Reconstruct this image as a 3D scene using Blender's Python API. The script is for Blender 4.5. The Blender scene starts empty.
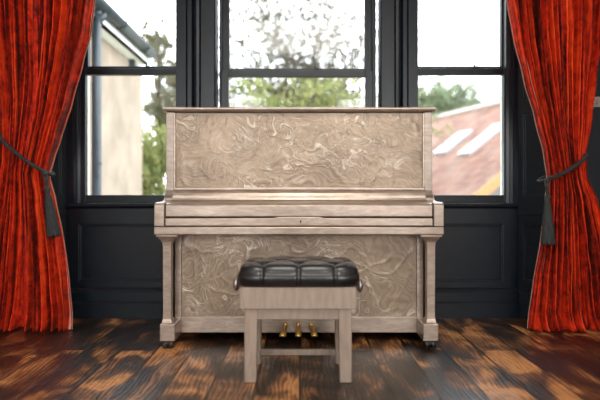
import bpy, bmesh, math, random
from mathutils import Vector, Matrix, noise
random.seed(7)
PI = math.pi
sc = bpy.context.scene
COL = sc.collection

# ------------------------------------------------------------ camera, world, lights, exposure
CAM_H, F, HOR = 0.79, 540.0, 197.0
cam_d = bpy.data.cameras.new('camera')
cam = bpy.data.objects.new('camera', cam_d); COL.objects.link(cam)
cam.location = (0, 0, CAM_H); cam.rotation_euler = (PI/2, 0, 0)
cam_d.sensor_width = 36; cam_d.lens = 36*F/600
cam_d.shift_y = -(200-HOR)/600
cam_d.dof.use_dof = True; cam_d.dof.focus_distance = 2.95; cam_d.dof.aperture_fstop = 1.0
sc.camera = cam

w = bpy.data.worlds.new('sky'); sc.world = w; w.use_nodes = True
bg = w.node_tree.nodes['Background']
bg.inputs[0].default_value = (0.93, 0.97, 1.0, 1); bg.inputs[1].default_value = 6.0

def area(name, loc, rot, sx, sy, power, color):
    d = bpy.data.lights.new(name, 'AREA'); d.shape = 'RECTANGLE'; d.size = sx; d.size_y = sy
    d.energy = power; d.color = color
    o = bpy.data.objects.new(name, d); COL.objects.link(o); o.location = loc; o.rotation_euler = rot
    return o
# fill lights added behind the camera, standing in for daylight from unseen windows
area('rear_fill_left', (-1.3, -2.38, 1.7), (PI/2, 0, 0), 1.1, 1.7, 30, (1.0, 0.97, 0.93))
area('rear_fill_right', (1.3, -2.38, 1.7), (PI/2, 0, 0), 1.1, 1.7, 40, (1.0, 0.96, 0.91))
# added overhead fill light, out of view below the ceiling, no lamp modelled
area('overhead_fill', (0, 0.9, 2.70), (0, 0, 0), 1.3, 1.3, 46, (1.0, 0.93, 0.84))

sc.view_settings.view_transform = 'Standard'; sc.view_settings.look = 'None'
sc.view_settings.exposure = 0.12; sc.view_settings.gamma = 1; sc.view_settings.use_curve_mapping = False

# ------------------------------------------------------------ helpers
def X(px, d): return (px-300)/F*d
def Z(py, d): return CAM_H-(py-HOR)/F*d

def newmat(name):
    m = bpy.data.materials.new(name); m.use_nodes = True
    nt = m.node_tree; b = nt.nodes['Principled BSDF']
    return m, nt, b
def N(nt, t, **kw):
    n = nt.nodes.new(t)
    for k, v in kw.items(): setattr(n, k, v)
    return n
def ramp(nt, fac, stops):
    r = N(nt, 'ShaderNodeValToRGB'); e = r.color_ramp.elements
    while len(e) < len(stops): e.new(0.5)
    for i, (p, c) in enumerate(stops):
        e[i].position = p; e[i].color = (*c, 1) if len(c) == 3 else c
    nt.links.new(fac, r.inputs[0]); return r
def coords(nt, scale=(1,1,1), rot=(0,0,0)):
    tc = N(nt, 'ShaderNodeTexCoord'); mp = N(nt, 'ShaderNodeMapping')
    mp.inputs['Scale'].default_value = scale; mp.inputs['Rotation'].default_value = rot
    nt.links.new(tc.outputs['Object'], mp.inputs[0]); return mp.outputs[0]
def noise_n(nt, vec, scale, detail=4, rough=.55, dist=0):
    n = N(nt, 'ShaderNodeTexNoise'); n.inputs['Scale'].default_value = scale
    n.inputs['Detail'].default_value = detail; n.inputs['Roughness'].default_value = rough
    n.inputs['Distortion'].default_value = dist
    nt.links.new(vec, n.inputs['Vector']); return n.outputs['Fac']
def math_n(nt, op, a, b=None, c=None):
    n = N(nt, 'ShaderNodeMath', operation=op)
    for i, v in enumerate((a, b, c)):
        if v is None: continue
        if isinstance(v, (int, float)): n.inputs[i].default_value = v
        else: nt.links.new(v, n.inputs[i])
    return n.outputs[0]
def mixc(nt, fac, a, b, mode='MIX'):
    n = N(nt, 'ShaderNodeMix', data_type='RGBA', blend_type=mode)
    for idx, v in ((0, fac), (6, a), (7, b)):
        if isinstance(v, (int, float)): n.inputs[idx].default_value = v
        elif isinstance(v, tuple): n.inputs[idx].default_value = (*v, 1)
        else: nt.links.new(v, n.inputs[idx])
    return n.outputs[2]
def bump(nt, b, h, strength, dist):
    n = N(nt, 'ShaderNodeBump'); n.inputs['Strength'].default_value = strength
    n.inputs['Distance'].default_value = dist
    nt.links.new(h, n.inputs['Height']); nt.links.new(n.outputs[0], b.inputs['Normal'])
def simple(name, c, rough=.5, metal=0, nscale=30, var=.12, bs=.1, spec=.5, stretch=(1,1,1)):
    m, nt, b = newmat(name); v = coords(nt, stretch)
    f = noise_n(nt, v, nscale, 4)
    lo = tuple(x*(1-var) for x in c); hi = tuple(min(1, x*(1+var)) for x in c)
    r = ramp(nt, f, [(.3, lo), (.7, hi)])
    nt.links.new(r.outputs[0], b.inputs['Base Color'])
    b.inputs['Roughness'].default_value = rough; b.inputs['Metallic'].default_value = metal
    b.inputs['Specular IOR Level'].default_value = spec
    if bs: bump(nt, b, f, bs, .002)
    return m

M = {}
M['paint'] = simple('dark_blue_black_paint', (.0065, .0108, .0165), .34, 0, 25, .2, .10, .38)
M['wallpaint'] = simple('charcoal_wall_paint', (.010, .011, .013), .6, 0, 40, .15, .1)
M['pale_wall'] = simple('pale_warm_wall_paint', (.48, .44, .40), .8, 0, 30, .05, .1)
M['ceiling'] = simple('white_ceiling_paint', (.75, .73, .70), .8)
M['white_ext'] = simple('white_exterior_paint', (.8, .8, .78), .5)
M['black'] = simple('black_plastic', (.012, .012, .013), .35)
M['brass'] = simple('aged_brass', (.80, .54, .18), .28, 1, 60, .3, .1)
M['nail'] = simple('dark_nailhead', (.10, .09, .085), .35, 1)
M['nickel'] = simple('worn_nickel', (.42, .38, .35), .32, .9)
M['tassel'] = simple('charcoal_passementerie', (.028, .031, .031), .85, 0, 200, .5, .6, stretch=(1, 1, .08))
M['lining'] = simple('pale_pink_lining', (.50, .26, .20), .8)
M['dark_slot'] = simple('dark_recess', (.01, .009, .008), .8)
M['stone'] = simple('pale_rendered_wall', (.30, .24, .19), .9, 0, 3, .22, .3)
M['gutter'] = simple('blue_grey_gutter', (.030, .042, .055), .35, 0, 8, .25)
M['slate'] = simple('grey_slate', (.12, .12, .13), .7)
M['grass'] = simple('garden_grass', (.12, .17, .05), .9, 0, 2, .4)
M['timber'] = simple('yellow_verge_board', (.26, .14, .045), .6)
M['gablegrey'] = simple('grey_weathered_gable', (.12, .11, .10), .8, stretch=(6, 6, 1))
M['skyglass'] = simple('pale_skylight_glass', (.36, .37, .38), .3)
M['bark'] = simple('tree_bark', (.10, .075, .055), .9)
M['lead'] = simple('pale_ridge_mortar', (.28, .25, .22), .8)

def silver(name, strokes, k=1.0):
    """silver-leafed, limed piano wood; strokes=True gives the brushed relief panels"""
    m, nt, b = newmat(name)
    v = coords(nt, (1, 1, 1))
    if not strokes:
        g = noise_n(nt, coords(nt, (2.0, 8, 8)), 7, 5, .6, .6)
        bl = noise_n(nt, v, 6, 3)
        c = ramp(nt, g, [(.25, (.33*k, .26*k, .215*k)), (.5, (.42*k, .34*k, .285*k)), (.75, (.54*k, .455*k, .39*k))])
        c2 = ramp(nt, bl, [(.3, (.84, .81, .78)), (.7, (1.0, 1.0, 1.0))])
        col = mixc(nt, 1.0, c.outputs[0], c2.outputs[0], 'MULTIPLY')
        nt.links.new(col, b.inputs['Base Color'])
        b.inputs['Metallic'].default_value = .55; b.inputs['Roughness'].default_value = .32
        bump(nt, b, g, .10, .002)
        return m
    # swirling, feathery brush relief
    wv = N(nt, 'ShaderNodeTexNoise'); wv.inputs['Scale'].default_value = 4.5; wv.inputs['Detail'].default_value = 2
    nt.links.new(v, wv.inputs['Vector'])
    off = N(nt, 'ShaderNodeVectorMath', operation='MULTIPLY_ADD')
    nt.links.new(wv.outputs['Color'], off.inputs[0]); off.inputs[1].default_value = (.40, .2, .40)
    nt.links.new(v, off.inputs[2]); vv = off.outputs[0]
    n1 = noise_n(nt, vv, 6.8, 2, .5, .9)
    ridge = math_n(nt, 'ABSOLUTE', math_n(nt, 'SUBTRACT', n1, .5))
    line = math_n(nt, 'SUBTRACT', 1.0, math_n(nt, 'MULTIPLY', ridge, 34)); line = math_n(nt, 'MAXIMUM', line, 0)
    n2 = noise_n(nt, vv, 13, 2, .5, 1.4)
    ridge2 = math_n(nt, 'ABSOLUTE', math_n(nt, 'SUBTRACT', n2, .47))
    line2 = math_n(nt, 'MAXIMUM', math_n(nt, 'SUBTRACT', 1.0, math_n(nt, 'MULTIPLY', ridge2, 26)), 0)
    mask = math_n(nt, 'GREATER_THAN', noise_n(nt, v, 5.5, 2), .49)
    msoft = ramp(nt, noise_n(nt, v, 5.0, 2), [(.42, (0, 0, 0)), (.6, (1, 1, 1))]).outputs[0]
    wav = N(nt, 'ShaderNodeTexWave', wave_type='RINGS', rings_direction='SPHERICAL')
    wav.inputs['Scale'].default_value = 11; wav.inputs['Distortion'].default_value = 5
    wav.inputs['Detail'].default_value = 2; wav.inputs['Detail Scale'].default_value = 1.5
    nt.links.new(vv, wav.inputs['Vector'])
    fine = noise_n(nt, v, 130, 3)
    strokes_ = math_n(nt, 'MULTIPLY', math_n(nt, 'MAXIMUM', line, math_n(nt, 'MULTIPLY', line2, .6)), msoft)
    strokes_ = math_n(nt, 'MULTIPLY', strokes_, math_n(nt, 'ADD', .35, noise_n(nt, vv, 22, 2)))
    h = math_n(nt, 'ADD', math_n(nt, 'MULTIPLY', strokes_, 1.0), math_n(nt, 'MULTIPLY', wav.outputs['Fac'], .10))
    h = math_n(nt, 'ADD', h, math_n(nt, 'MULTIPLY', n1, .8))
    h = math_n(nt, 'ADD', h, math_n(nt, 'MULTIPLY', fine, .15))
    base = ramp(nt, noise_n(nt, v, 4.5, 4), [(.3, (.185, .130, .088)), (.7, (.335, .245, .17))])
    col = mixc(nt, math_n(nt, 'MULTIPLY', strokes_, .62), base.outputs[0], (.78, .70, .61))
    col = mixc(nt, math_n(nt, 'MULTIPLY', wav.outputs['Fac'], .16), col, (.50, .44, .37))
    nt.links.new(col, b.inputs['Base Color'])
    b.inputs['Metallic'].default_value = .45; b.inputs['Roughness'].default_value = .38
    bump(nt, b, h, .42, .004)
    return m
M['silver'] = silver('silvered_limed_wood', False)
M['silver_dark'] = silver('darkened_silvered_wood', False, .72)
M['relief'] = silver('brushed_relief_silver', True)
M['benchwood'] = simple('pale_limed_bench_wood', (.325, .250, .20), .5, .1, 9, .16, .1, stretch=(6, 6, 1))

def leather():
    m, nt, b = newmat('black_leather'); v = coords(nt)
    vo = N(nt, 'ShaderNodeTexVoronoi'); vo.inputs['Scale'].default_value = 260; nt.links.new(v, vo.inputs['Vector'])
    b.inputs['Base Color'].default_value = (.006, .006, .007, 1); b.inputs['Roughness'].default_value = .31
    b.inputs['Coat Weight'].default_value = .25; b.inputs['Coat Roughness'].default_value = .2
    bump(nt, b, vo.outputs['Distance'], .08, .001)
    return m
M['leather'] = leather()

def velvet():
    m, nt, b = newmat('crushed_orange_red_velvet')
    tc = N(nt, 'ShaderNodeTexCoord')
    def uvm(sx, sy):
        n = N(nt, 'ShaderNodeMapping'); n.inputs['Scale'].default_value = (sx, sy, 1)
        nt.links.new(tc.outputs['UV'], n.inputs[0]); return n.outputs[0]
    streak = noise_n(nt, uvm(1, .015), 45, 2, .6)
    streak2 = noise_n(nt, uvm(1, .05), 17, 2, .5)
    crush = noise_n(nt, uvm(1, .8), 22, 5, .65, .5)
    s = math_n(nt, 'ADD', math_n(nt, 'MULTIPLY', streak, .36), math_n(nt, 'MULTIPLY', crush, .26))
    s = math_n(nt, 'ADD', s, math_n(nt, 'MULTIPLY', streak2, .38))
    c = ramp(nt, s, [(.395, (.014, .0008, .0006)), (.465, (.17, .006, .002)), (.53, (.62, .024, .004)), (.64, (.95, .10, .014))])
    nt.links.new(c.outputs[0], b.inputs['Base Color'])
    b.inputs['Roughness'].default_value = .75; b.inputs['Specular IOR Level'].default_value = .2
    b.inputs['Sheen Weight'].default_value = .35; b.inputs['Sheen Tint'].default_value = (1, .20, .08, 1)
    b.inputs['Sheen Roughness'].default_value = .35
    bump(nt, b, s, .5, .012)
    return m
M['velvet'] = velvet()

def floor_mat():
    m, nt, b = newmat('reclaimed_dark_oak_boards')
    v = coords(nt, (1, 1, 1), (0, 0, PI/2))
    br = N(nt, 'ShaderNodeTexBrick'); br.offset = .37; br.squash = 1
    nt.links.new(v, br.inputs['Vector'])
    br.inputs['Scale'].default_value = 1; br.inputs['Brick Width'].default_value = 2.3
    br.inputs['Row Height'].default_value = .185; br.inputs['Mortar Size'].default_value = .005
    br.inputs['Mortar Smooth'].default_value = .3; br.inputs['Bias'].default_value = 0
    br.inputs['Color1'].default_value = (0, 0, 0, 1); br.inputs['Color2'].default_value = (1, 1, 1, 1)
    br.inputs['Mortar'].default_value = (.5, .5, .5, 1)
    # per-board offset of the grain
    off = N(nt, 'ShaderNodeVectorMath', operation='MULTIPLY_ADD')
    nt.links.new(br.outputs['Color'], off.inputs[0]); off.inputs[1].default_value = (7, 3, 5)
    tc = N(nt, 'ShaderNodeTexCoord'); nt.links.new(tc.outputs['Object'], off.inputs[2])
    def mp(s):
        n = N(nt, 'ShaderNodeMapping'); n.inputs['Scale'].default_value = s
        nt.links.new(off.outputs[0], n.inputs[0]); return n.outputs[0]
    wave = N(nt, 'ShaderNodeTexWave', wave_type='BANDS', bands_direction='X')
    wave.inputs['Scale'].default_value = 15; wave.inputs['Distortion'].default_value = 12
    wave.inputs['Detail'].default_value = 2.5; wave.inputs['Detail Scale'].default_value = .9
    nt.links.new(mp((1, .28, 1)), wave.inputs['Vector'])
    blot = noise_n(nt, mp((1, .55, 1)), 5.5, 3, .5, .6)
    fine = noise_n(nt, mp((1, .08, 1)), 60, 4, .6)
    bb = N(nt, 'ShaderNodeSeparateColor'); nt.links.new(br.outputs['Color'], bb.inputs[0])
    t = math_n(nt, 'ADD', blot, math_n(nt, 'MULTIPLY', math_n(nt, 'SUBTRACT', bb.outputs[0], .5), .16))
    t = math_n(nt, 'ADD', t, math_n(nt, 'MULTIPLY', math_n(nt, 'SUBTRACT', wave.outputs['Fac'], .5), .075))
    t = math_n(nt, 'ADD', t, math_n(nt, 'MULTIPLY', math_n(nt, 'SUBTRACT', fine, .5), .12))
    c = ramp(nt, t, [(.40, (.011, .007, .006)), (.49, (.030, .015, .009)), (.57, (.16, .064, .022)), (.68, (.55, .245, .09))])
    dark = mixc(nt, br.outputs['Fac'], c.outputs[0], (.006, .004, .003))
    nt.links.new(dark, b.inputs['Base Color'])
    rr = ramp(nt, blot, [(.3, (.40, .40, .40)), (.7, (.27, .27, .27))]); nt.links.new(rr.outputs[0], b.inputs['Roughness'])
    hh = math_n(nt, 'SUBTRACT', math_n(nt, 'ADD', math_n(nt, 'MULTIPLY', wave.outputs['Fac'], .25), math_n(nt, 'MULTIPLY', blot, 1.2)), math_n(nt, 'MULTIPLY', br.outputs['Fac'], 1.5))
    b.inputs['Specular IOR Level'].default_value = .75
    bump(nt, b, hh, .45, .006)
    return m
M['floor'] = floor_mat()

def leafmat(name, c1, c2):
    m, nt, b = newmat(name); v = coords(nt)
    f = noise_n(nt, v, 3.5, 3)
    r = ramp(nt, f, [(.35, c1), (.65, c2)])
    nt.links.new(r.outputs[0], b.inputs['Base Color']); b.inputs['Roughness'].default_value = .6
    tr = N(nt, 'ShaderNodeBsdfTranslucent'); nt.links.new(r.outputs[0], tr.inputs[0])
    mx = N(nt, 'ShaderNodeMixShader'); mx.inputs[0].default_value = .5
    nt.links.new(b.outputs[0], mx.inputs[1]); nt.links.new(tr.outputs[0], mx.inputs[2])
    nt.links.new(mx.outputs[0], nt.nodes['Material Output'].inputs[0])
    return m
M['leaf_pale'] = leafmat('pale_autumn_leaves', (.095, .095, .06), (.14, .115, .085))
M['leaf_green'] = leafmat('bright_green_leaves', (.13, .17, .04), (.30, .30, .11))
M['leaf_dark'] = leafmat('olive_green_leaves', (.08, .10, .05), (.20, .17, .09))
M['leaf_soft'] = leafmat('soft_green_leaves', (.14, .18, .10), (.26, .30, .18))

def glass():
    m, nt, b = newmat('window_glass'); nt.nodes.remove(b)
    t = N(nt, 'ShaderNodeBsdfTransparent'); t.inputs[0].default_value = (.97, .98, .98, 1)
    g = N(nt, 'ShaderNodeBsdfGlossy'); g.inputs['Roughness'].default_value = .02
    v = coords(nt); f = noise_n(nt, v, 2, 1)
    bp = N(nt, 'ShaderNodeBump'); bp.inputs['Strength'].default_value = .05; bp.inputs['Distance'].default_value = .01
    nt.links.new(f, bp.inputs['Height']); nt.links.new(bp.outputs[0], g.inputs['Normal'])
    mx = N(nt, 'ShaderNodeMixShader'); mx.inputs[0].default_value = .02
    nt.links.new(t.outputs[0], mx.inputs[1]); nt.links.new(g.outputs[0], mx.inputs[2])
    nt.links.new(mx.outputs[0], nt.nodes['Material Output'].inputs[0])
    return m
M['glass'] = glass()

def tiles():
    m, nt, b = newmat('red_clay_tiles'); v = coords(nt)
    br = N(nt, 'ShaderNodeTexBrick'); nt.links.new(v, br.inputs['Vector'])
    br.inputs['Scale'].default_value = 1; br.inputs['Brick Width'].default_value = .2
    br.inputs['Row Height'].default_value = .26; br.inputs['Mortar Size'].default_value = .012
    br.inputs['Color1'].default_value = (.11, .038, .025, 1); br.inputs['Color2'].default_value = (.19, .085, .055, 1)
    br.inputs['Mortar'].default_value = (.07, .03, .02, 1)
    lich = ramp(nt, noise_n(nt, v, 1.6, 4), [(.42, (0, 0, 0)), (.7, (1, 1, 1))])
    col = mixc(nt, math_n(nt, 'MULTIPLY', lich.outputs[0], .4), br.outputs['Color'], (.25, .195, .15))
    nt.links.new(col, b.inputs['Base Color']); b.inputs['Roughness'].default_value = .8
    bump(nt, b, br.outputs['Fac'], -.6, .02)
    return m
M['tiles'] = tiles()

ORG = {}
def finish(name, bm, mat, parent=None, smooth=False, bevel=0.0, seg=2, sub=0, label=None):
    bmesh.ops.remove_doubles(bm, verts=bm.verts, dist=1e-6)
    bmesh.ops.recalc_face_normals(bm, faces=bm.faces)
    me = bpy.data.meshes.new(name); o = bpy.data.objects.new(name, me)
    if parent is not None:
        org = ORG[parent.name]; bmesh.ops.translate(bm, verts=bm.verts, vec=-org)
        ORG[o.name] = org
    else:
        # origin at the base of the thing
        xs = [v.co for v in bm.verts]
        org = Vector(((min(c.x for c in xs)+max(c.x for c in xs))/2, (min(c.y for c in xs)+max(c.y for c in xs))/2, min(c.z for c in xs)))
        bmesh.ops.translate(bm, verts=bm.verts, vec=-org); ORG[o.name] = org; o.location = org
    bm.to_mesh(me); bm.free()
    if mat: me.materials.append(M[mat] if isinstance(mat, str) else mat)
    COL.objects.link(o)
    if parent is not None: o.parent = parent
    if smooth:
        for p in me.polygons: p.use_smooth = True
    if bevel:
        md = o.modifiers.new('bevel', 'BEVEL'); md.width = bevel; md.segments = seg; md.limit_method = 'ANGLE'; md.angle_limit = .6
    if sub:
        md = o.modifiers.new('sub', 'SUBSURF'); md.levels = sub; md.render_levels = sub
    if label: o['label'] = label
    return o
def thing(name, loc, label, cat, group=None, kind=None):
    o = bpy.data.objects.new(name, None); o.empty_display_size = .1; COL.objects.link(o); o.location = loc
    ORG[o.name] = Vector(loc)
    if label: o['label'] = label
    if cat: o['category'] = cat
    if group: o['group'] = group
    if kind: o['kind'] = kind
    return o
def BM(): return bmesh.new()
def box(bm, x0, x1, y0, y1, z0, z1, mat=None):
    r = bmesh.ops.create_cube(bm, size=1)
    mt = Matrix.Translation(((x0+x1)/2, (y0+y1)/2, (z0+z1)/2)) @ Matrix.Diagonal((abs(x1-x0), abs(y1-y0), abs(z1-z0), 1))
    if mat is not None: mt = mat @ mt
    bmesh.ops.transform(bm, matrix=mt, verts=r['verts']); return r['verts']
def prism(bm, pts, axis, a, b):
    """pts: 2D outline; axis 'x': pts=(y,z); 'y': pts=(x,z); 'z': pts=(x,y)"""
    def mk(p, t):
        return {'x': (t, p[0], p[1]), 'y': (p[0], t, p[1]), 'z': (p[0], p[1], t)}[axis]
    A = [bm.verts.new(mk(p, a)) for p in pts]; B = [bm.verts.new(mk(p, b)) for p in pts]
    bm.faces.new(A); bm.faces.new(B[::-1])
    n = len(pts)
    for i in range(n): bm.faces.new((A[i], A[(i+1) % n], B[(i+1) % n], B[i]))
def tube(bm, path, r, n=10, closed=False, cap=True):
    path = [Vector(p) for p in path]; rings = []; m = len(path)
    up = Vector((0, 0, 1))
    for i, p in enumerate(path):
        a = path[(i-1) % m] if (closed or i > 0) else p; c = path[(i+1) % m] if (closed or i < m-1) else p
        t = (c-a).normalized()
        ref = up if abs(t.dot(up)) < .9 else Vector((0, 1, 0))
        s = t.cross(ref).normalized(); u = s.cross(t)
        rr = r[i] if isinstance(r, (list, tuple)) else r
        rings.append([bm.verts.new(p+s*math.cos(2*PI*k/n)*rr+u*math.sin(2*PI*k/n)*rr) for k in range(n)])
    for i in range(m if closed else m-1):
        A, B = rings[i], rings[(i+1) % m]
        for k in range(n): bm.faces.new((A[k], A[(k+1) % n], B[(k+1) % n], B[k]))
    if cap and not closed: bm.faces.new(rings[0]); bm.faces.new(rings[-1][::-1])
def lathe(bm, prof, cx, cy, cz=0, n=20, axis='z', ripple=0, rn=9):
    rings = []
    for r, z in prof:
        ring = []
        for k in range(n):
            a = 2*PI*k/n; rr = max(r, 1e-4)*(1+ripple*math.cos(rn*a))
            if axis == 'z': co = (cx+rr*math.cos(a), cy+rr*math.sin(a), cz+z)
            elif axis == 'x': co = (cx+z, cy+rr*math.cos(a), cz+rr*math.sin(a))
            else: co = (cx+rr*math.cos(a), cy+z, cz+rr*math.sin(a))
            ring.append(bm.verts.new(co))
        rings.append(ring)
    for A, B in zip(rings, rings[1:]):
        for k in range(n): bm.faces.new((A[k], A[(k+1) % n], B[(k+1) % n], B[k]))
    bm.faces.new(rings[0][::-1]); bm.faces.new(rings[-1])
def loft_sq(bm, secs):
    """secs: (cx, cy, z, wx, wy)"""
    rings = []
    for cx, cy, z, a, b in secs:
        rings.append([bm.verts.new((cx+sx*a/2, cy+sy*b/2, z)) for sx, sy in ((-1,-1),(1,-1),(1,1),(-1,1))])
    for A, B in zip(rings, rings[1:]):
        for k in range(4): bm.faces.new((A[k], A[(k+1) % 4], B[(k+1) % 4], B[k]))
    bm.faces.new(rings[0][::-1]); bm.faces.new(rings[-1])
def struct(name, bm, mat, **kw):
    o = finish(name, bm, mat, **kw); o['kind'] = 'structure'; return o

# ------------------------------------------------------------ room shell
FY = 3.55         # inner face of the window wall
WY = 3.36         # inner face of the wall either side of the bay
BX = 1.62         # where the splayed reveals meet that wall
RX, RB, CH = 2.7, -2.6, 2.78
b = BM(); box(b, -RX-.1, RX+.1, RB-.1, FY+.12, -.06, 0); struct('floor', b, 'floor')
b = BM(); box(b, -RX-.1, RX+.1, RB-.1, FY+.3, CH, CH+.1); struct('ceiling', b, 'ceiling')
for s, nm in ((-1, 'wall_left'), (1, 'wall_right')):
    b = BM(); box(b, s*RX, s*(RX+.1), RB-.1, WY, 0, CH); struct(nm, b, 'pale_wall')
# rear wall with its two window openings
b = BM()
for x0, x1 in ((-RX, -1.9), (-.7, .7), (1.9, RX)): box(b, x0, x1, RB-.1, RB, 0, CH)
for x0, x1 in ((-1.9, -.7), (.7, 1.9)):
    box(b, x0, x1, RB-.1, RB, 0, .8); box(b, x0, x1, RB-.1, RB, 2.6, CH)
struct('wall_back', b, 'pale_wall')
# walls beside the bay
WEX = 1.415
b = BM()
for s in (-1, 1):
    box(b, s*(BX+(.10 if s < 0 else 0)), s*RX, WY, WY+.12, 0, CH)
# head above windows
box(b, -1.75, 1.75, FY, FY+.2, 2.55, CH)
for s in (-1, 1): box(b, s*1.52, s*2.0, FY+.03, FY+.2, 0, 2.55)
box(b, -1.6, 1.5, FY+.06, FY+.12, 0, .735)
box(b, 1.425, 1.53, FY+.04, FY+.2, 0, 2.55)
struct('wall_front', b, 'paint', bevel=.002)

def frame_board(b, O, U, width, z0, z1, recs, th=.03, dep=.016):
    """panelled board: O origin at its lower start, U unit vector along it; recs (u0,u1,za,zb) recessed fields; room side is at -normal"""
    U = Vector(U).normalized(); Nn = Vector((-U.y, U.x, 0))    # points away from the room
    mt = Matrix(((U.x, Nn.x, 0, O[0]), (U.y, Nn.y, 0, O[1]), (0, 0, 1, 0), (0, 0, 0, 1)))
    box(b, 0, width, dep, th, z0, z1, mt)
    us = sorted({0, width} | {r[0] for r in recs} | {r[1] for r in recs})
    zs = sorted({z0, z1} | {r[2] for r in recs} | {r[3] for r in recs})
    for i in range(len(us)-1):
        for j in range(len(zs)-1):
            um, zm = (us[i]+us[i+1])/2, (zs[j]+zs[j+1])/2
            if any(r[0] < um < r[1] and r[2] < zm < r[3] for r in recs): continue
            box(b, us[i], us[i+1], 0, dep+.001, zs[j], zs[j+1], mt)
    # small bolection mouldings round each field
    for u0, u1, za, zb in recs:
        for (p, q, r, s_) in ((u0, u1, za, za+.012), (u0, u1, zb-.012, zb), (u0, u0+.012, za, zb), (u1-.012, u1, za, zb)):
            box(b, p, q, .005, dep+.001, r, s_, mt)

# panelled apron under the windows
b = BM()
frame_board(b, (-1.532, FY), (1, 0), 2.966, .19, .718, [(.079, .76, .235, .61), (.84, 2.12, .235, .61), (2.20, 2.867, .235, .61)], th=.10, dep=.026)
struct('trim_1', b, 'paint', bevel=.004)
b = BM()
prism(b, [(FY-.022, 0), (FY+.10, 0), (FY+.10, .19), (FY-.004, .19), (FY-.012, .18), (FY-.022, .165)], 'x', -1.53, 1.432)
prism(b, [(FY-.034, 0), (FY-.021, 0), (FY-.021, .108), (FY-.028, .104), (FY-.034, .095)], 'x', -1.53, 1.432)
struct('baseboard_front', b, 'paint')
# window sill
b = BM()
prism(b, [(FY-.03, .722), (FY-.036, .733), (FY-.03, .744), (FY+.20, .750), (FY+.20, .716), (FY-.01, .716)], 'x', -1.53, 1.42)
struct('trim_2', b, 'paint')
# splayed reveals with folded shutters
for s, nm in ((-1, 'trim_3'), (1, 'trim_4')):
    if s == 1:
        O = (1.432, FY-.005); U = Vector((BX-1.432, WY-FY+.005)).normalized()
    else:
        O = (-BX-.10, WY); U = Vector((BX-1.432, FY-WY-.005)).normalized()
    L = math.hypot(BX-1.432, FY-WY-.005)
    a0, a1 = (.035, L-.035)
    b = BM()
    frame_board(b, O, U, L, .70, 2.70, [(a0, a1, .80, 1.33), (a0, a1, 1.42, 2.55)], th=.03, dep=.02)
    frame_board(b, O, U, L, 0, .675, [(a0, a1, .24, .61)], th=.03, dep=.02)
    Nn = Vector((-U.y, U.x, 0)); mt = Matrix(((U.x, Nn.x, 0, O[0]), (U.y, Nn.y, 0, O[1]), (0, 0, 1, 0), (0, 0, 0, 1)))
    box(b, 0, L, -.014, .03, .675, .70, mt)
    box(b, 0, L, -.012, .01, 0, .17, mt)
    struct(nm, b, 'paint', bevel=.002)
# moulded mullions between the windows, and casings at the ends
def mull(xs_left, flip, nm):
    # profile in px at depth 3.52 -> metres, y stepping as the mouldings do
    P = [(176, 3.60), (176, 3.515), (186, 3.515), (187, 3.53), (188, 3.505), (192, 3.505), (193, 3.525), (195, 3.508), (197, 3.503), (199.5, 3.508), (200.5, 3.525), (201.5, 3.50), (214.5, 3.50), (216, 3.51), (216.3, 3.60)]
    pts = []
    for px, y in P:
        x = (px-300)/153.4
        pts.append((x, y))
    if flip: pts = [(-x*.95+.001, y) for x, y in pts][::-1]
    b = BM(); prism(b, pts, 'z', .748, 2.60); struct(nm, b, 'paint')
mull(None, False, 'trim_5'); mull(None, True, 'trim_6')
for s, nm, xo in ((-1, 'trim_7', 1.515), (1, 'trim_8', 1.435)):
    xi = 1.452 if s < 0 else 1.362      # inner edge next to sash
    b = BM()
    pts = [(xi, 3.62), (xi, 3.57), (xi+.02, 3.566), (xi+.022, 3.558), (xi+.04, 3.556), (xi+.042, 3.546), (xi+.075, 3.546), (xi+.078, 3.62)]
    prism(b, [(s*x, y) for x, y in pts], 'z', .748, 2.60); struct(nm, b, 'paint')

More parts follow.
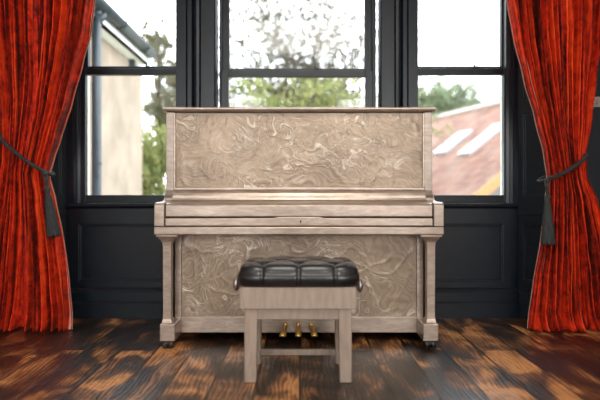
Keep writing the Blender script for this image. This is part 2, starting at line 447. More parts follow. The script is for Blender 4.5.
# ------------------------------------------------------------ sash windows
def window(n, xl, xr, zb=.803, extra=0, latch=0, deep=0.0):
    r = thing('window_%d' % n, ((xl+xr)/2, FY, .745), None, None, kind='structure')
    y0 = 3.575+deep; zm = 1.642; st = .05; zt = 2.52
    b = BM(); box(b, xl-st-.03-extra, xl-st+.002, y0-.01, y0+.11, .75, 2.60); box(b, xr+st-.002, xr+st+.03+extra*.5, y0-.01, y0+.11, .75, 2.60)
    box(b, xl-st, xr+st, y0-.01, y0+.11, 2.56, 2.60)
    finish('window_frame', b, 'paint', r, bevel=.002)
    # lower (inner) sash, upper (outer) sash
    for nm, ya, za, zc, rb, rt in (('lower_sash', y0, zb-.053, zm, .053, .042), ('upper_sash', y0+.045, zm-.005, zt+.04, .030, .06)):
        b = BM()
        box(b, xl-st, xl, ya, ya+.04, za, zc); box(b, xr, xr+st, ya, ya+.04, za, zc)
        box(b, xl-.001, xr+.001, ya, ya+.04, za, za+rb); box(b, xl-.001, xr+.001, ya, ya+.04, zc-rt, zc)
        so = finish(nm, b, 'paint', r, bevel=.003)
        b = BM(); box(b, xl-.005, xr+.005, ya+.018, ya+.022, za+rb-.005, zc-rt+.005); finish('pane', b, 'glass', so)
        if nm == 'lower_sash' and latch is not None:
            b = BM(); lx = latch
            box(b, lx-.022, lx+.022, ya+.004, ya+.036, zm, zm+.006)
            lathe(b, [(.008, 0), (.009, .006), (.006, .010), (.007, .022), (.004, .028)], lx, ya+.02, zm+.005, 12)
            tube(b, [(lx, ya+.02, zm+.012), (lx+.018, ya+.012, zm+.017), (lx+.024, ya+.008, zm+.024)], .004, 8)
            finish('sash_fastener', b, 'paint', so)
    b = BM()
    for x0, x1 in ((xl-.09-min(0, extra)*1.4, xl-.032), (xr+.032, xr+.09+min(0, extra)*1.4)): box(b, x0, x1, y0+.112, y0+.15, .75, 2.6)
    box(b, xl-.09-min(0, extra)*1.4, xr+.09+min(0, extra)*1.4, y0+.112, y0+.17, .72, .795)
    finish('outer_frame', b, 'white_ext', r, label='white painted outer frame')
    return r
window(1, X(87, 3.6), X(176.5, 3.6), latch=X(147, 3.6))
window(2, X(229, 3.66), X(365, 3.66), latch=X(315, 3.66), deep=.06, extra=-.020)
window(3, X(417.5, 3.6), X(502.5, 3.6), latch=X(474, 3.6))

# ------------------------------------------------------------ piano
PX = -.005
piano = thing('upright_piano', (PX, 3.1, 0), 'silvered upright piano with swirling relief panels, standing against the windows', 'piano')
W2 = .743
def pbox(name, x0, x1, y0, y1, z0, z1, mat='silver', bevel=.003, **k):
    b = BM(); box(b, PX+x0, PX+x1, y0, y1, z0, z1); return finish(name, b, mat, piano, bevel=bevel, **k)
def pprism(name, pts, x0, x1, mat='silver', bevel=.0025, smooth=False, **k):
    b = BM(); prism(b, pts, 'x', PX+x0, PX+x1); return finish(name, b, mat, piano, bevel=bevel, smooth=smooth, **k)
def relief_panel(name, x0, x1, z0, z1, yy):
    """panel whose face carries a real shallow relief"""
    nx, nz = int((x1-x0)/.006), int((z1-z0)/.006); b = BM(); g = []
    for j in range(nz+1):
        row = []
        for i in range(nx+1):
            x = x0+(x1-x0)*i/nx; z = z0+(z1-z0)*j/nz
            q = Vector((x*4, z*4, 1.7)); wv = noise.noise_vector(q)*.55
            h = abs(noise.noise(Vector((x*9, z*9, 0))+wv*2.2)); h = max(0, 1-h*7)
            h2 = abs(noise.noise(Vector((x*13+5, z*13, 3))+wv*3)); h2 = max(0, 1-h2*4)
            edge = min(1, min(x-x0, x1-x, z-z0, z1-z)/.03)
            row.append(b.verts.new((PX+x, yy-(.0013*h+.0009*h2)*edge, z)))
        g.append(row)
    for j in range(nz):
        for i in range(nx): b.faces.new((g[j][i], g[j][i+1], g[j+1][i+1], g[j+1][i]))
    box(b, PX+x0, PX+x1, yy+.0005, yy+.018, z0, z1)
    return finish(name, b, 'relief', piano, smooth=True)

for s in (-1, 1):
    a, c = sorted((s*.700, s*W2))
    # side with a bracket flaring forward at its foot
    pts = [(3.40, .02), (3.40, 1.264), (3.015, 1.264), (3.015, .86), (3.012, .83), (3.0, .80), (2.985, .785), (2.985, .60), (2.965, .60), (2.965, .045), (3.0, .02)]
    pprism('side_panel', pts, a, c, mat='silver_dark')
    a2, c2 = sorted((s*.69, s*.705))
    pbox('corner_bead', a2, c2, 3.018, 3.03, .84, 1.262, bevel=.004)
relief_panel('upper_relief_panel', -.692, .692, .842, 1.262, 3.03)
pprism('lid', [(3.42, 1.265), (3.42, 1.288), (2.99, 1.288), (2.984, 1.283), (2.984, 1.275), (2.988, 1.270), (2.992, 1.265)], -.757, .757)
pbox('back_board', -.70, .70, 3.37, 3.41, .04, 1.262)
pbox('panel_rail', -.70, .70, 3.008, 3.05, .828, .843, bevel=.004)
# rounded rail over the key lid
prof = [(3.05, .768), (3.05, .827), (3.006, .827), (2.996, .822), (2.988, .812), (2.982, .798), (2.980, .785), (2.976, .775), (2.966, .768)]
pprism('music_rail', prof, -.70, .70, bevel=.002)
pprism('key_lid', [(3.05, .688), (3.05, .767), (2.93, .7665), (2.845, .760), (2.828, .754), (2.820, .744), (2.820, .690), (2.826, .685)], -.697, .697)
# lower key slip with its raised lock tab
b = BM()
prism(b, [(PX-.697, .640), (PX+.697, .640), (PX+.697, .680), (PX+.135, .680), (PX+.105, .686), (PX-.105, .686), (PX-.135, .680), (PX-.697, .680)], 'y', 2.812, 3.0)
ks = finish('key_slip', b, 'silver', piano, bevel=.003)
b = BM(); lathe(b, [(.0045, -.002), (.0045, .004)], PX+.008, 2.810, .664, 14, 'y'); box(b, PX+.006, PX+.010, 2.808, 2.814, .654, .664)
finish('keyhole', b, 'dark_slot', ks)
pbox('key_bed', -.752, .752, 2.797, 3.06, .594, .635, bevel=.005)
for s in (-1, 1):
    a, c = sorted((s*.700, s*.752))
    pprism('key_cheek', [(3.02, .637), (3.02, .81), (3.005, .785), (2.985, .772), (2.955, .766), (2.83, .762), (2.808, .758), (2.800, .748), (2.800, .637)], a, c, bevel=.004)
    # corner leg: capital, tapered shaft
    cx = PX+s*.694; b = BM(); cy = 2.86; c2_ = PX+s*.688
    loft_sq(b, [(c2_, cy, .594, .112, .11), (c2_, cy, .583, .112, .11), (c2_, cy, .581, .092, .096), (cx, cy, .573, .080, .086), (cx, cy, .566, .066, .070), (cx, cy, .552, .050, .056), (cx, cy, .53, .043, .050),
                (cx, cy, .18, .041, .048), (cx, cy, .150, .043, .050), (cx, cy, .140, .050, .056), (cx, cy, .128, .054, .060)])
    finish('leg', b, 'silver', piano, bevel=.002)
    a, c = sorted((s*.644, s*.724))
    pbox('toe_block', a, c, 2.80, 2.98, .040, .131, bevel=.006)
    # lower front stile
    a, c = sorted((s*.642, s*.678))
    pbox('lower_stile', a, c, 2.946, 2.99, .048, .60)
    for yc in (2.818, 3.33):
        cx = PX+s*.684; b = BM()
        box(b, cx-.012, cx+.012, yc-.014, yc+.014, .026, .041)
        caster = finish('caster', b, 'black', piano)
        b = BM()
        for dx in (-.016, .016):
            lathe(b, [(.012, -.012), (.0205, -.010), (.022, 0), (.0205, .010), (.012, .012)], cx+dx, yc+.004, .022, 20, 'x')
        tube(b, [(cx-.02, yc+.004, .02), (cx+.02, yc+.004, .02)], .004, 8)
        finish('wheel', b, 'black', caster, smooth=False)
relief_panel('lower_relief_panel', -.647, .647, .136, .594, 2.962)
pbox('bottom_rail', -.648, .648, 2.948, 2.985, .048, .137, bevel=.005)
pbox('bottom_board', -.70, .70, 2.97, 3.39, .048, .07)
# three brass pedals, splayed
for px, spl in ((285.5, -.014), (298.3, 0), (311, .018)):
    x0 = X(px, 2.93); b = BM()
    secs = [(0, 2.955, .088, .022, .018), (.15, 2.935, .090, .026, .026), (.35, 2.918, .082, .022, .026), (.6, 2.900, .068, .026, .020), (.8, 2.885, .058, .034, .016), (.95, 2.872, .052, .038, .016), (1, 2.864, .051, .034, .012)]
    rings = []
    for t, y, z, wd, hh in secs:
        cx = x0+spl*t
        rings.append([b.verts.new((cx+math.cos(k*PI/5)*wd/2, y, z+math.sin(k*PI/5)*hh/2)) for k in range(10)])
    for A, B_ in zip(rings, rings[1:]):
        for k in range(10): b.faces.new((A[k], A[(k+1) % 10], B_[(k+1) % 10], B_[k]))
    b.faces.new(rings[0]); b.faces.new(rings[-1][::-1])
    lathe(b, [(.008, 0), (.013, .006), (.010, .014)], x0, 2.934, .090, 12)
    finish('pedal', b, 'brass', piano, smooth=True)

# ------------------------------------------------------------ piano bench
BXc = X(298, 2.28); BF = 2.28
bench = thing('piano_bench', (BXc, BF+.15, 0), 'pale wooden piano bench with black button-tufted leather seat, before the piano', 'bench')
def bbox(name, x0, x1, y0, y1, z0, z1, mat='benchwood', bevel=.003, **k):
    b = BM(); box(b, BXc+x0, BXc+x1, y0, y1, z0, z1); return finish(name, b, mat, bench, bevel=bevel, **k)
b = BM()
for (x0, x1, y0, y1) in ((-.247, .247, BF, BF+.022), (-.247, .247, BF+.298, BF+.32), (-.247, -.225, BF+.02, BF+.30), (.225, .247, BF+.02, BF+.30)):
    box(b, BXc+x0, BXc+x1, y0, y1, .316, .408)
box(b, BXc-.23, BXc+.23, BF+.015, BF+.305, .39, .405)
finish('apron', b, 'benchwood', bench, bevel=.003)
for sx in (-1, 1):
    for fr in (0, 1):
        yc = BF+.036+fr*.25; xo = .228; wt = .056
        b = BM(); cx = BXc+sx*(xo-wt/2)
        loft_sq(b, [(cx+sx*.003, yc, 0, .046, .044), (cx+sx*.003, yc, .004, .050, .048), (cx, yc, .30, wt, .052), (cx, yc, .34, wt, .052)])
        finish('leg', b, 'benchwood', bench, bevel=.003)
    # side rails
    a, c = sorted((sx*.19, sx*.212))
    bbox('side_rail', a, c, BF+.055, BF+.27, .27, .32)
bbox('lower_rail', -.175, .175, BF+.018, BF+.040, .268, .320)
bbox('lower_rail', -.175, .175, BF+.275, BF+.295, .268, .320)
bbox('stretcher', -.178, .178, BF+.276, BF+.296, .040, .068)
# height knobs on both sides
for s in (-1, 1):
    b = BM(); xk = BXc+s*.247
    prof = [(.007, 0), (.007, .012), (.022, .016), (.029, .024), (.030, .030), (.026, .037), (.014, .042), (.004, .043)]
    lathe(b, [(r_, s*z_) for r_, z_ in prof], xk, BF+.13, .402 if s < 0 else .395, 24, 'x')
    finish('height_knob', b, 'nickel', bench, smooth=True, label='rounded metal height knob')
# tufted cushion as a height field wrapped over a rounded block
CX, CY = BXc+.003, BF+.155
hw, hd = .264, .170
z0c, z1c = .409, .492
btn = []
for row, (yy, xs) in enumerate(((-.095, (-.165, -.055, .055, .165)), (0, (-.11, 0, .11)), (.095, (-.165, -.055, .055, .165)))):
    pass
btn = [(-.155, -.085), (0, -.085), (.155, -.085), (-.0775, 0), (.0775, 0), (-.155, .085), (0, .085), (.155, .085), (-.225, 0), (.225, 0)]
pleats = []
for (a, c) in ((0, 3), (1, 3), (1, 4), (2, 4), (5, 3), (6, 3), (6, 4), (7, 4), (0, 8), (5, 8), (2, 9), (7, 9)): pleats.append((btn[a], btn[c]))
for i in (0, 1, 2): pleats.append((btn[i], (btn[i][0], -.2)))
for i in (5, 6, 7): pleats.append((btn[i], (btn[i][0], .2)))
pleats += [(btn[8], (-.3, 0)), (btn[9], (.3, 0))]
def dseg(p, a, c):
    ax, ay = a; bx_, by = c; dx, dy = bx_-ax, by-ay
    t = max(0, min(1, ((p[0]-ax)*dx+(p[1]-ay)*dy)/(dx*dx+dy*dy)))
    return math.hypot(p[0]-ax-t*dx, p[1]-ay-t*dy)
def dip(u, v):
    d1 = min(math.hypot(u-q[0], v-q[1]) for q in btn); d2 = min(dseg((u, v), a, c) for a, c in pleats)
    return   .018*math.exp(-(d1/.020)**2)+.007*math.exp(-(d2/.007)**2)+.006*math.exp(-(d2/.03)**2)
b = BM(); NR, NA = 46, 260; rings = []
def sup(a, n): # superellipse unit
    c, s_ = math.cos(a), math.sin(a)
    return math.copysign(abs(c)**(2/n), c), math.copysign(abs(s_)**(2/n), s_)
def polar(a, n):
    c, s_ = math.cos(a), math.sin(a); r_ = (abs(c)**n+abs(s_)**n)**(-1/n); return r_*c, r_*s_
_raw = [polar(2*PI*k/4000, 6) for k in range(4001)]
_raw = [(p[0]*hw, p[1]*hd) for p in _raw]; _acc = [0]
for p, q in zip(_raw, _raw[1:]): _acc.append(_acc[-1]+math.hypot(p[0]-q[0], p[1]-q[1]))
UNI = []; _i = 0
for k in range(NA):
    tgt = _acc[-1]*k/NA
    while _acc[_i+1] < tgt: _i += 1
    UNI.append((_raw[_i][0]/hw, _raw[_i][1]/hd))
side_prof = []
for j in range(15):                      # side going up: bulging
    t = j/14; side_prof.append((-.010+.020*math.sin(PI*min(1, t*.75+.06)), z0c+t*(.060)))
for ring_i in range(NR+15):
    ring = []
    for k in range(NA):
        ux, uy = UNI[k]
        if ring_i < 15:
            off, z = side_prof[ring_i]; x, y = ux*(hw+off-.008), uy*(hd+off-.008)
            # vertical pleats down the side
            d2 = min([abs(x-q) if abs(y) > hd*.9 else 9 for q in (-.155, 0, .155)]+[abs(y) if abs(x) > hw*.9 else 9])
            pl = .007*math.exp(-(d2/.006)**2)*min(1, ring_i/5)
            x -= pl*(1 if x > 0 else -1)*(abs(x) > hw*.9); y -= pl*(1 if y > 0 else -1)*(abs(y) > hd*.9)
            ring.append(b.verts.new((CX+x, CY+y, z)))
        else:
            t = (ring_i-14)/NR; rad = 1-t
            e0 = side_prof[14][0]-.008
            # quarter-round shoulder then flat
            sh = min(1, t/.16); inset = (1-math.cos(sh*PI/2))*.034; rise = math.sin(sh*PI/2)*.031
            if t <= .16: x, y = ux*(hw+e0-inset), uy*(hd+e0-inset)
            else:
                q = 1-(t-.16)/.84
                x, y = ux*(hw+e0-.034)*q, uy*(hd+e0-.034)*q
            crown = .011*(1-min(1, (x/hw)**2))*(1-min(1, (y/hd)**2))+.004
            dd = dip(x, y)
            z = z0c+.060+rise+crown*sh-dd*(.25+.75*sh)
            if t <= .16:
                dg = dd*(1-sh)*.6; x -= dg*(ux if abs(x) > hw*.85 else 0); y -= dg*(uy if abs(y) > hd*.8 else 0)
            ring.append(b.verts.new((CX+x, CY+y, z)))
    rings.append(ring)
for A, B_ in zip(rings, rings[1:]):
    for k in range(NA):
        try: b.faces.new((A[k], A[(k+1) % NA], B_[(k+1) % NA], B_[k]))
        except ValueError: pass
b.faces.new(rings[0][::-1])
cush = finish('seat_cushion', b, 'leather', bench, smooth=True, label='black tufted leather cushion')
for q in btn:
    b = BM(); zt = z0c+.054+.031+.011*(1-(q[0]/hw)**2)*(1-(q[1]/hd)**2)+.006-.023
    lathe(b, [(.009, -.004), (.0105, .001), (.009, .005), (.005, .007), (.001, .008)], CX+q[0], CY+q[1], zt, 14)
    finish('button', b, 'leather', cush, smooth=True)
b = BM()
def stud(x, y, nx, ny):
    r = bmesh.ops.create_icosphere(b, subdivisions=1, radius=.0042)
    bmesh.ops.transform(b, matrix=Matrix.Translation((CX+x, CY+y, .4125)), verts=r['verts'])
n_ = 34
for i in range(n_+1):
    t = -1+2*i/n_
    for s in (-1, 1): stud(t*(hw-.022), s*(hd-.012), 0, s)
for i in range(21):
    t = -1+2*i/20
    for s in (-1, 1): stud(s*(hw-.012), t*(hd-.022), s, 0)
finish('nailhead_trim', b, 'nail', bench, smooth=True)

# ------------------------------------------------------------ curtains
def interp(tab, z):
    tab = sorted(tab)
    if z <= tab[0][0]: return tab[0][1:]
    for A, B_ in zip(tab, tab[1:]):
        if z <= B_[0]:
            t = (z-A[0])/(B_[0]-A[0]); t = t*t*(3-2*t)*.35+t*.65
            return tuple(a+(c-a)*t for a, c in zip(A[1:], B_[1:]))
    return tab[-1][1:]
CD = 3.22
def curtain(side, rows, label, seed, tie_z):
    tab = [(Z(py, CD), X(pi, CD), X(po, CD)) for py, pi, po in rows]
    tab.append((2.76, tab[0][1]-side*.14, tab[0][2]+side*.12))
    b = BM(); NU, NV = 420, 110; rnd = random.Random(seed); ph = [rnd.uniform(0, 6.28) for _ in range(8)]
    root = thing('curtain', ((tab[0][1]+tab[0][2])/2, CD, 0), label, 'curtain', None)
    g = []
    NF = 12
    for j in range(NV+1):
        z = .004+(2.75-.004)*j/NV
        row = []
        for i in range(NU+1):
            u = i/NU
            zz = z+ (tie_z[1]-tie_z[0])*0  # plain rows
            xi, xo = interp(tab, z)
            pinch = math.exp(-((z-(tie_z[0]+(tie_z[1]-tie_z[0])*u))/.20)**2)
            low = max(0, 1-z/.9)
            # fold phase, irregular
            f = NF*u+.55*math.sin(2*PI*u*1.3+ph[0])+.30*math.sin(2*PI*u*3.1+ph[1])
            wob = .12*math.sin(z*2.3+ph[2]+u*7)
            s1 = math.sin(2*PI*(f+wob)); s2 = math.sin(2*PI*(2.37*f)+ph[3]+z*1.1); s3 = math.sin(2*PI*5.1*f+ph[4]+z*.7)
            sharp = math.copysign(abs(s1)**.75, s1)
            amp = (.050+.012*low)*(1-.35*pinch)
            y = CD-amp*(sharp*.72+.24*s2+.08*s3)+.012*noise.noise(Vector((u*9, z*3, seed)))
            y += -.035*math.sin(PI*u)*pinch
            x = xi+(xo-xi)*(u+.010*math.cos(2*PI*f)*1.0)+.004*noise.noise(Vector((u*30, z*6, seed+3)))
            hem = max(0, 1-z/.13)
            y -= hem*hem*.028*(1+s2*.6); x += hem*hem*.010*s2
            zv = z
            if z < .08: zv = max(.004, z+.006*s1)
            row.append(b.verts.new((x, y, zv)))
        g.append(row)
    for j in range(NV):
        for i in range(NU): b.faces.new((g[j][i], g[j][i+1], g[j+1][i+1], g[j+1][i]))
    uvl = b.loops.layers.uv.new('fabric')
    b.verts.index_update()
    for f_ in b.faces:
        for lp in f_.loops:
            k_ = lp.vert.index; lp[uvl].uv = ((k_ % (NU+1))/NU*1.9+seed, (k_//(NU+1))/NV*2.75)
    edge_in = [g[j][0].co.copy() for j in range(NV+1)]
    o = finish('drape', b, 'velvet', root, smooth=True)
    md = o.modifiers.new('solid', 'SOLIDIFY'); md.thickness = .004; md.offset = 0
    # lining strip showing at the leading edge
    b = BM(); rg = []
    for c in edge_in:
        rg.append([b.verts.new((c.x-side*.0025, c.y+.008, c.z)), b.verts.new((c.x+side*.05, c.y+.016, c.z)), b.verts.new((c.x+side*.05, c.y+.019, c.z)), b.verts.new((c.x-side*.0025, c.y+.012, c.z))])
    for A, B_ in zip(rg, rg[1:]):
        for k in range(4): b.faces.new((A[k], A[(k+1) % 4], B_[(k+1) % 4], B_[k]))
    finish('lining', b, 'lining', root, label='pale lining edge')
    return root
curtain(1, [(0, 508, 601), (40, 514, 598), (80, 523, 593), (120, 534, 588), (155, 543, 583.5), (178, 546.5, 585), (200, 545, 594), (240, 539, 604), (280, 533, 612), (327, 528, 620)],
        'orange-red velvet curtain right of the windows, beside the light switch', 11, (.90, 1.04))
curtain(-1, [(0, 92, -18), (30, 88, -14), (60, 80, -8), (100, 69, -2), (140, 57, 1), (160, 51, 2), (175, 47.5, 0), (200, 53, -6), (240, 60, -14), (280, 66, -22), (327, 71, -30)],
        'orange-red velvet curtain left of the windows, its tieback slanting down to the right', 23, (.92, 1.13))

def tieback(side, xin, zin, xout, zout, tas_end, label):
    root = thing('curtain_tieback', (xin, CD-.09, zin), label, 'tieback')
    b = BM(); path = []; cx = (xin+xout)/2; hx = abs(xout-xin)/2+.004; n = 48
    for k in range(n):
        a = 2*PI*k/n; ex = math.cos(a); t = (ex*1+1)/2    # t=1 outer side
        x = cx+side*hx*ex; y = CD-.005-.085*math.copysign(abs(math.sin(a))**.8, math.sin(a))
        z = zin+(zout-zin)*t-.012*math.sin(PI*t)
        path.append(Vector((x, y, z)))
    # two plied strands
    for ph in (0, PI):
        pth = []
        m_ = n*6
        for q in range(m_):
            f = q/m_*n; i = int(f); t = f-i; p = path[i].lerp(path[(i+1) % n], t)
            d = (path[(i+1) % n]-path[i]).normalized(); s_ = d.cross(Vector((0, 0, 1))).normalized(); u_ = s_.cross(d)
            a = q/m_*2*PI*34+ph; pth.append(p+(s_*math.cos(a)+u_*math.sin(a))*.0055)
        tube(b, pth, .0072, 6, closed=True)
    finish('cord', b, 'tassel', root, smooth=True)
    # hanging cords, head and skirt
    A = Vector((xin+side*.0, CD-.085, zin)); E = Vector(tas_end); D = E-A
    b = BM()
    for dx in (-.007, .007):
        tube(b, [A+Vector((dx*1.6, 0, 0)), A+D*.10+Vector((dx, 0, 0)), A+D*.22], .0055, 8)
    r = bmesh.ops.create_uvsphere(b, u_segments=14, v_segments=10, radius=.014)
    bmesh.ops.transform(b, matrix=Matrix.Translation(A), verts=r['verts'])
    tc = finish('hanging_cord', b, 'tassel', root, smooth=True)
    L = D.length
    prof = [(.003, .20), (.013, .215), (.018, .235), (.019, .26), (.014, .285), (.011, .295), (.015, .305), (.015, .315), (.012, .325), (.017, .36), (.022, .45), (.027, .60), (.033, .80), (.038, .97), (.036, 1.0), (.004, .995)]
    b = BM(); nn = 60; rings = []
    q = Vector((0, 0, -1)).rotation_difference(D.normalized())
    for r_, t in prof:
        ring = []
        for k in range(nn):
            a = 2*PI*k/nn; fl = 1+(.09*math.sin(20*a) if t > .34 else 0); tt = t*L+(.006*math.sin(7*a+1) if t > .9 else 0)
            ring.append(b.verts.new(A+q @ Vector((r_*fl*math.cos(a), r_*fl*math.sin(a)*.75, -tt))))
        rings.append(ring)
    for A_, B_ in zip(rings, rings[1:]):
        for k in range(nn): b.faces.new((A_[k], A_[(k+1) % nn], B_[(k+1) % nn], B_[k]))
    b.faces.new(rings[0][::-1]); b.faces.new(rings[-1])
    finish('tassel', b, 'tassel', root, smooth=True)
    # wall hook at the outer end
    b = BM(); hy = WY
    box(b, xout-.012+side*.012, xout+.012+side*.012, hy-.006, hy, zout-.03, zout+.03)
    tube(b, [(xout+side*.012, hy-.004, zout), (xout+side*.012, hy-.10, zout-.004), (xout+side*.010, hy-.13, zout+.012), (xout+side*.008, hy-.12, zout+.024)], .005, 8)
    finish('wall_hook', b, 'black', root)
d_ = CD-.085
tieback(1, X(547, d_), Z(181, d_), X(583.5, CD), Z(155, CD), (X(548.5, d_-.02), CD-.10, Z(243.5, d_)), 'dark rope tieback with hanging tassel around the right-hand curtain')
tieback(-1, X(45, d_), Z(174, d_), X(2, CD), Z(135, CD), (X(53.5, d_-.02), CD-.10, Z(236, d_)), 'dark rope tieback with slanting tassel around the left-hand curtain')

# ------------------------------------------------------------ light switch on the right wall
lx, lz = X(598, WY), Z(102, WY)
sw = thing('light_switch', (lx, WY, lz-.035), 'silver double light switch on the dark wall beside the right curtain', 'light switch')
b = BM(); box(b, lx-.045, lx+.10, WY-.007, WY, lz-.033, lz+.033); finish('switch_plate', b, 'nickel', sw, bevel=.003)
for k in range(3):
    b = BM(); cx = lx-.015+k*.043
    lathe(b, [(.009, 0), (.009, -.004), (.006, -.006)], cx, WY-.006, lz, 14, 'y')
    tube(b, [(cx, WY-.010, lz), (cx, WY-.024, lz-.010)], [.004, .005], 8)
    finish('toggle', b, 'nickel', sw, smooth=True)

# ------------------------------------------------------------ outside: ground, neighbouring buildings, trees
b = BM(); box(b, -40, 40, 4.2, 60, -2.7, -2.6)
go = finish('lawn', b, 'grass'); go['kind'] = 'structure'

nb = thing('house_wing', (-2.6, 6, -2.6), 'pale rendered house wing with white eaves and grey gutter outside the left window', 'building')
def npart(name, mat, *boxes, **k):
    b = BM()
    for q in boxes: box(b, *q)
    return finish(name, b, mat, nb, **k)
npart('wall', 'stone', (-5.5, -2.17, 4.6, 7.42, -2.6, 2.56))
npart('soffit', 'white_ext', (-2.3, -2.02, 4.5, 7.2, 2.54, 2.57), (-2.05, -2.02, 4.5, 7.2, 2.54, 2.68), label='white soffit and fascia')
npart('corner_bracket', 'gutter', (-2.18, -2.10, 6.85, 6.92, 2.36, 2.56))
b = BM(); prism(b, [(-2.0, 2.68), (-5.5, 4.6), (-5.5, 4.5), (-2.0, 2.62)], 'y', 4.4, 7.25); finish('roof', b, 'slate', nb)
b = BM(); pts = []
for k in range(13):
    a = PI+PI*k/12; pts.append((-1.955+.068*math.cos(a), 2.70+.068*math.sin(a)))
for k in range(13):
    a = 2*PI-PI*k/12; pts.append((-1.955+.060*math.cos(a), 2.70+.060*math.sin(a)))
prism(b, pts, 'y', 4.4, 7.15)
for y in (5.0, 5.9, 6.8): tube(b, [(-2.02+.0, y, 2.72), (-2.0, y, 2.64), (-1.95, y, 2.62), (-1.90, y, 2.66), (-1.885, y, 2.72)], .012, 8)
gut = finish('gutter', b, 'gutter', nb, smooth=True)
b = BM(); ax = X(96.5, 5.35)
tube(b, [(ax, 5.35, -2.6), (ax, 5.35, 3.9)], .047, 14)
tube(b, [(ax, 5.35, 2.50), (ax+.05, 5.37, 2.58), (-1.965, 5.40, 2.64)], .035, 10)
for z in (-1.5, .2, 2.62): lathe(b, [(.048, -.04), (.058, -.035), (.058, .035), (.048, .04)], ax, 5.35, z, 16)
tube(b, [(ax, 5.35, 1.12), (ax+.055, 5.33, 1.12)], .012, 6)
finish('downpipe', b, 'gutter', nb, smooth=True)

# outbuilding with a tiled roof to the right
u = Vector((.353, -.936, 0)); d_slope = Vector((-.936*.82, -.353*.82, -.574)).normalized()
R0 = Vector((5.26, 12.9, 3.13))
nrm = u.cross(d_slope).normalized()
if nrm.z < 0: nrm = -nrm
def ray_roof(px, py):
    dr = Vector(((px-300)/F, 1, -(py-HOR)/F)); o = Vector((0, 0, CAM_H))
    t = (R0-o).dot(nrm)/dr.dot(nrm); return o+dr*t
barn = thing('outbuilding', (5.0, 13, -2.6), 'outbuilding with red tiled roof and skylights outside the right window', 'building')
def slab(name, mat, c, ext_u0, ext_u1, ext_d0, ext_d1, h0, h1):
    """box in roof coordinates"""
    b = BM(); vs = box(b, ext_u0, ext_u1, ext_d0, ext_d1, h0, h1)
    d2 = nrm.cross(u)
    mt = Matrix((( u.x, d2.x, nrm.x, 0), (u.y, d2.y, nrm.y, 0), (u.z, d2.z, nrm.z, 0), (0, 0, 0, 1)))
    me = bpy.data.meshes.new(name); o = bpy.data.objects.new(name, me)
    bm = b; bm.to_mesh(me); bm.free(); me.materials.append(M[mat]); COL.objects.link(o)
    o.parent = barn; o.matrix_parent_inverse = Matrix.Identity(4)
    mm = Matrix.Translation(c-ORG[barn.name]) @ mt
    o.matrix_basis = mm
    return o
d2 = nrm.cross(u); sgn = 1 if d2.dot(d_slope) > 0 else -1
def sl(name, mat, c, u0, u1, d0, d1, h0, h1):
    a, e = sorted((d0*sgn, d1*sgn)); return slab(name, mat, c, u0, u1, a, e, h0, h1)
UV = 2.45
roof = sl('roof', 'tiles', R0, -9, UV, 0, 6.2, -.12, 0)
sl('ridge', 'lead', R0, -9, UV, -.12, .10, -.02, .07)
sl('verge_board', 'timber', R0, UV, UV+.06, 0, 6.2, -.16, .02)
def coord(p):
    q = p-R0; return q.dot(u), q.dot(d_slope)
for (p0, p1, wu) in (((428, 156), (480, 131), .50), ((462, 156), (505, 125), .40)):
    a = coord(ray_roof(*p0)); c = coord(ray_roof(*p1))
    um = (a[0]+c[0])/2; dd0, dd1 = sorted((a[1], c[1]))
    L_ = max(.8, dd1-dd0)
    b = sl('skylight', 'skyglass', R0, um-wu/2, um+wu/2, dd0, dd0+L_, .0, .07)
    b['label'] = 'pale glazed skylight'
# gable wall under the verge (world-space prism along the verge)
e1 = R0+u*(UV-.05); e2 = e1+d_slope*6.2
b = BM()
vs = [e1-Vector((0, 0, .12)), e2-Vector((0, 0, .12)), Vector((e2.x, e2.y, -2.6)), Vector((e1.x+2, e1.y+.75, -2.6)), Vector((e1.x+2, e1.y+.75, e1.z-1.4))]
A = [b.verts.new(v) for v in vs]; B_ = [b.verts.new(v-u*.15) for v in vs]
b.faces.new(A); b.faces.new(B_[::-1])
for i in range(5): b.faces.new((A[i], A[(i+1) % 5], B_[(i+1) % 5], B_[i]))
finish('gable_wall', b, 'gablegrey', barn)

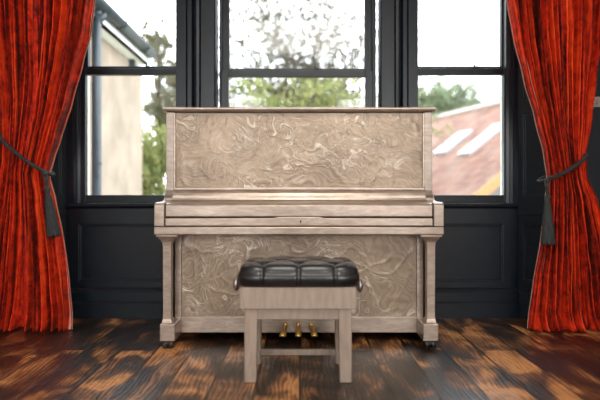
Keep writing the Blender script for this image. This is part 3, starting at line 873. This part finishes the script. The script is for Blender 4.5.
def leafcloud(b, blobs, rnd):
    for (c, r, n, sz) in blobs:
        c = Vector(c)
        cl = [Vector((rnd.gauss(0, .45)*r[0], rnd.gauss(0, .45)*r[1], rnd.gauss(0, .45)*r[2])) for _ in range(max(6, n//30))]
        for _ in range(n):
            k = rnd.choice(cl); p = c+k+Vector((rnd.gauss(0, .10)*r[0], rnd.gauss(0, .10)*r[1], rnd.gauss(0, .10)*r[2]))
            a, t = rnd.uniform(0, 2*PI), rnd.uniform(0, PI)
            e = Vector((math.cos(a)*math.sin(t), math.sin(a)*math.sin(t), math.cos(t))); f = e.orthogonal().normalized()
            s = sz*rnd.uniform(.6, 1.3)
            vs = [b.verts.new(p+e*s), b.verts.new(p+f*s*.45), b.verts.new(p-e*s), b.verts.new(p-f*s*.45)]
            b.faces.new(vs)
def tree(name, base, h, blobs, mat, label, seed, limbs, cat='tree'):
    rnd = random.Random(seed); r = thing(name, base, label, cat)
    b = BM(); B0 = Vector(base); top = B0+Vector((0, 0, h))
    tube(b, [B0, B0+Vector((.06, 0, h*.4)), B0+Vector((-.03, .05, h*.75)), top], [.13, .10, .07, .03], 8)
    for i in range(limbs):
        bl = rnd.choice(blobs); t = rnd.uniform(.45, .95); s = B0.lerp(top, t)
        e = Vector(bl[0])+Vector([rnd.gauss(0, .5)*q for q in bl[1]])
        m = s.lerp(e, .5)+Vector((rnd.uniform(-.1, .1), 0, .12)); tube(b, [s, m, e], [.035, .022, .006], 6)
    finish('trunk', b, 'bark', r, smooth=True)
    b = BM(); leafcloud(b, blobs, rnd)
    me = bpy.data.meshes.new('foliage'); o = bpy.data.objects.new('foliage', me)
    bmesh.ops.translate(b, verts=b.verts, vec=-Vector(base)); b.to_mesh(me); b.free(); me.materials.append(M[mat]); COL.objects.link(o); o.parent = r
    return r
tree('autumn_tree', (.3, 11, -2.6), 6.5, [((0, 11, 3.8), (2.5, .9, 2.2), 14000, .05), ((-.2, 11.2, 2.9), (2.2, .6, .7), 4000, .055)], 'leaf_pale', 'sparse pale autumn tree filling the middle window', 3, 26)
tree('leafy_shrub', (.3, 9.2, -2.6), 4.6, [((.2, 9.2, 2.1), (1.7, .5, .60), 3600, .055)], 'leaf_green', 'green leafy shrub low in the middle window above the piano', 4, 10, 'shrub')
tree('slender_tree', (-3.5, 13.4, -2.6), 7.0, [((-3.55, 13.4, 4.65), (.34, .3, .42), 1500, .055), ((-3.0, 13.4, 4.0), (.55, .3, .7), 1800, .055), ((-3.3, 13.4, 3.0), (.7, .3, .9), 2400, .055)], 'leaf_dark', 'slender olive-leaved tree beyond the house wing in the left window', 5, 14)
tree('garden_bush', (-2.32, 8.3, -2.6), 3.3, [((-2.28, 8.3, 1.25), (.34, .3, .62), 4200, .042)], 'leaf_green', 'bright green bush beside the house wing, low in the left window', 6, 8, 'shrub')
tree('rounded_tree', (6.0, 22, -2.6), 6.6, [((5.6, 22, 4.2), (1.7, 1.2, 1.2), 9000, .12), ((7.3, 22, 3.9), (.9, 1, .8), 3000, .12)], 'leaf_soft', 'rounded soft green tree rising behind the tiled roof', 8, 12)
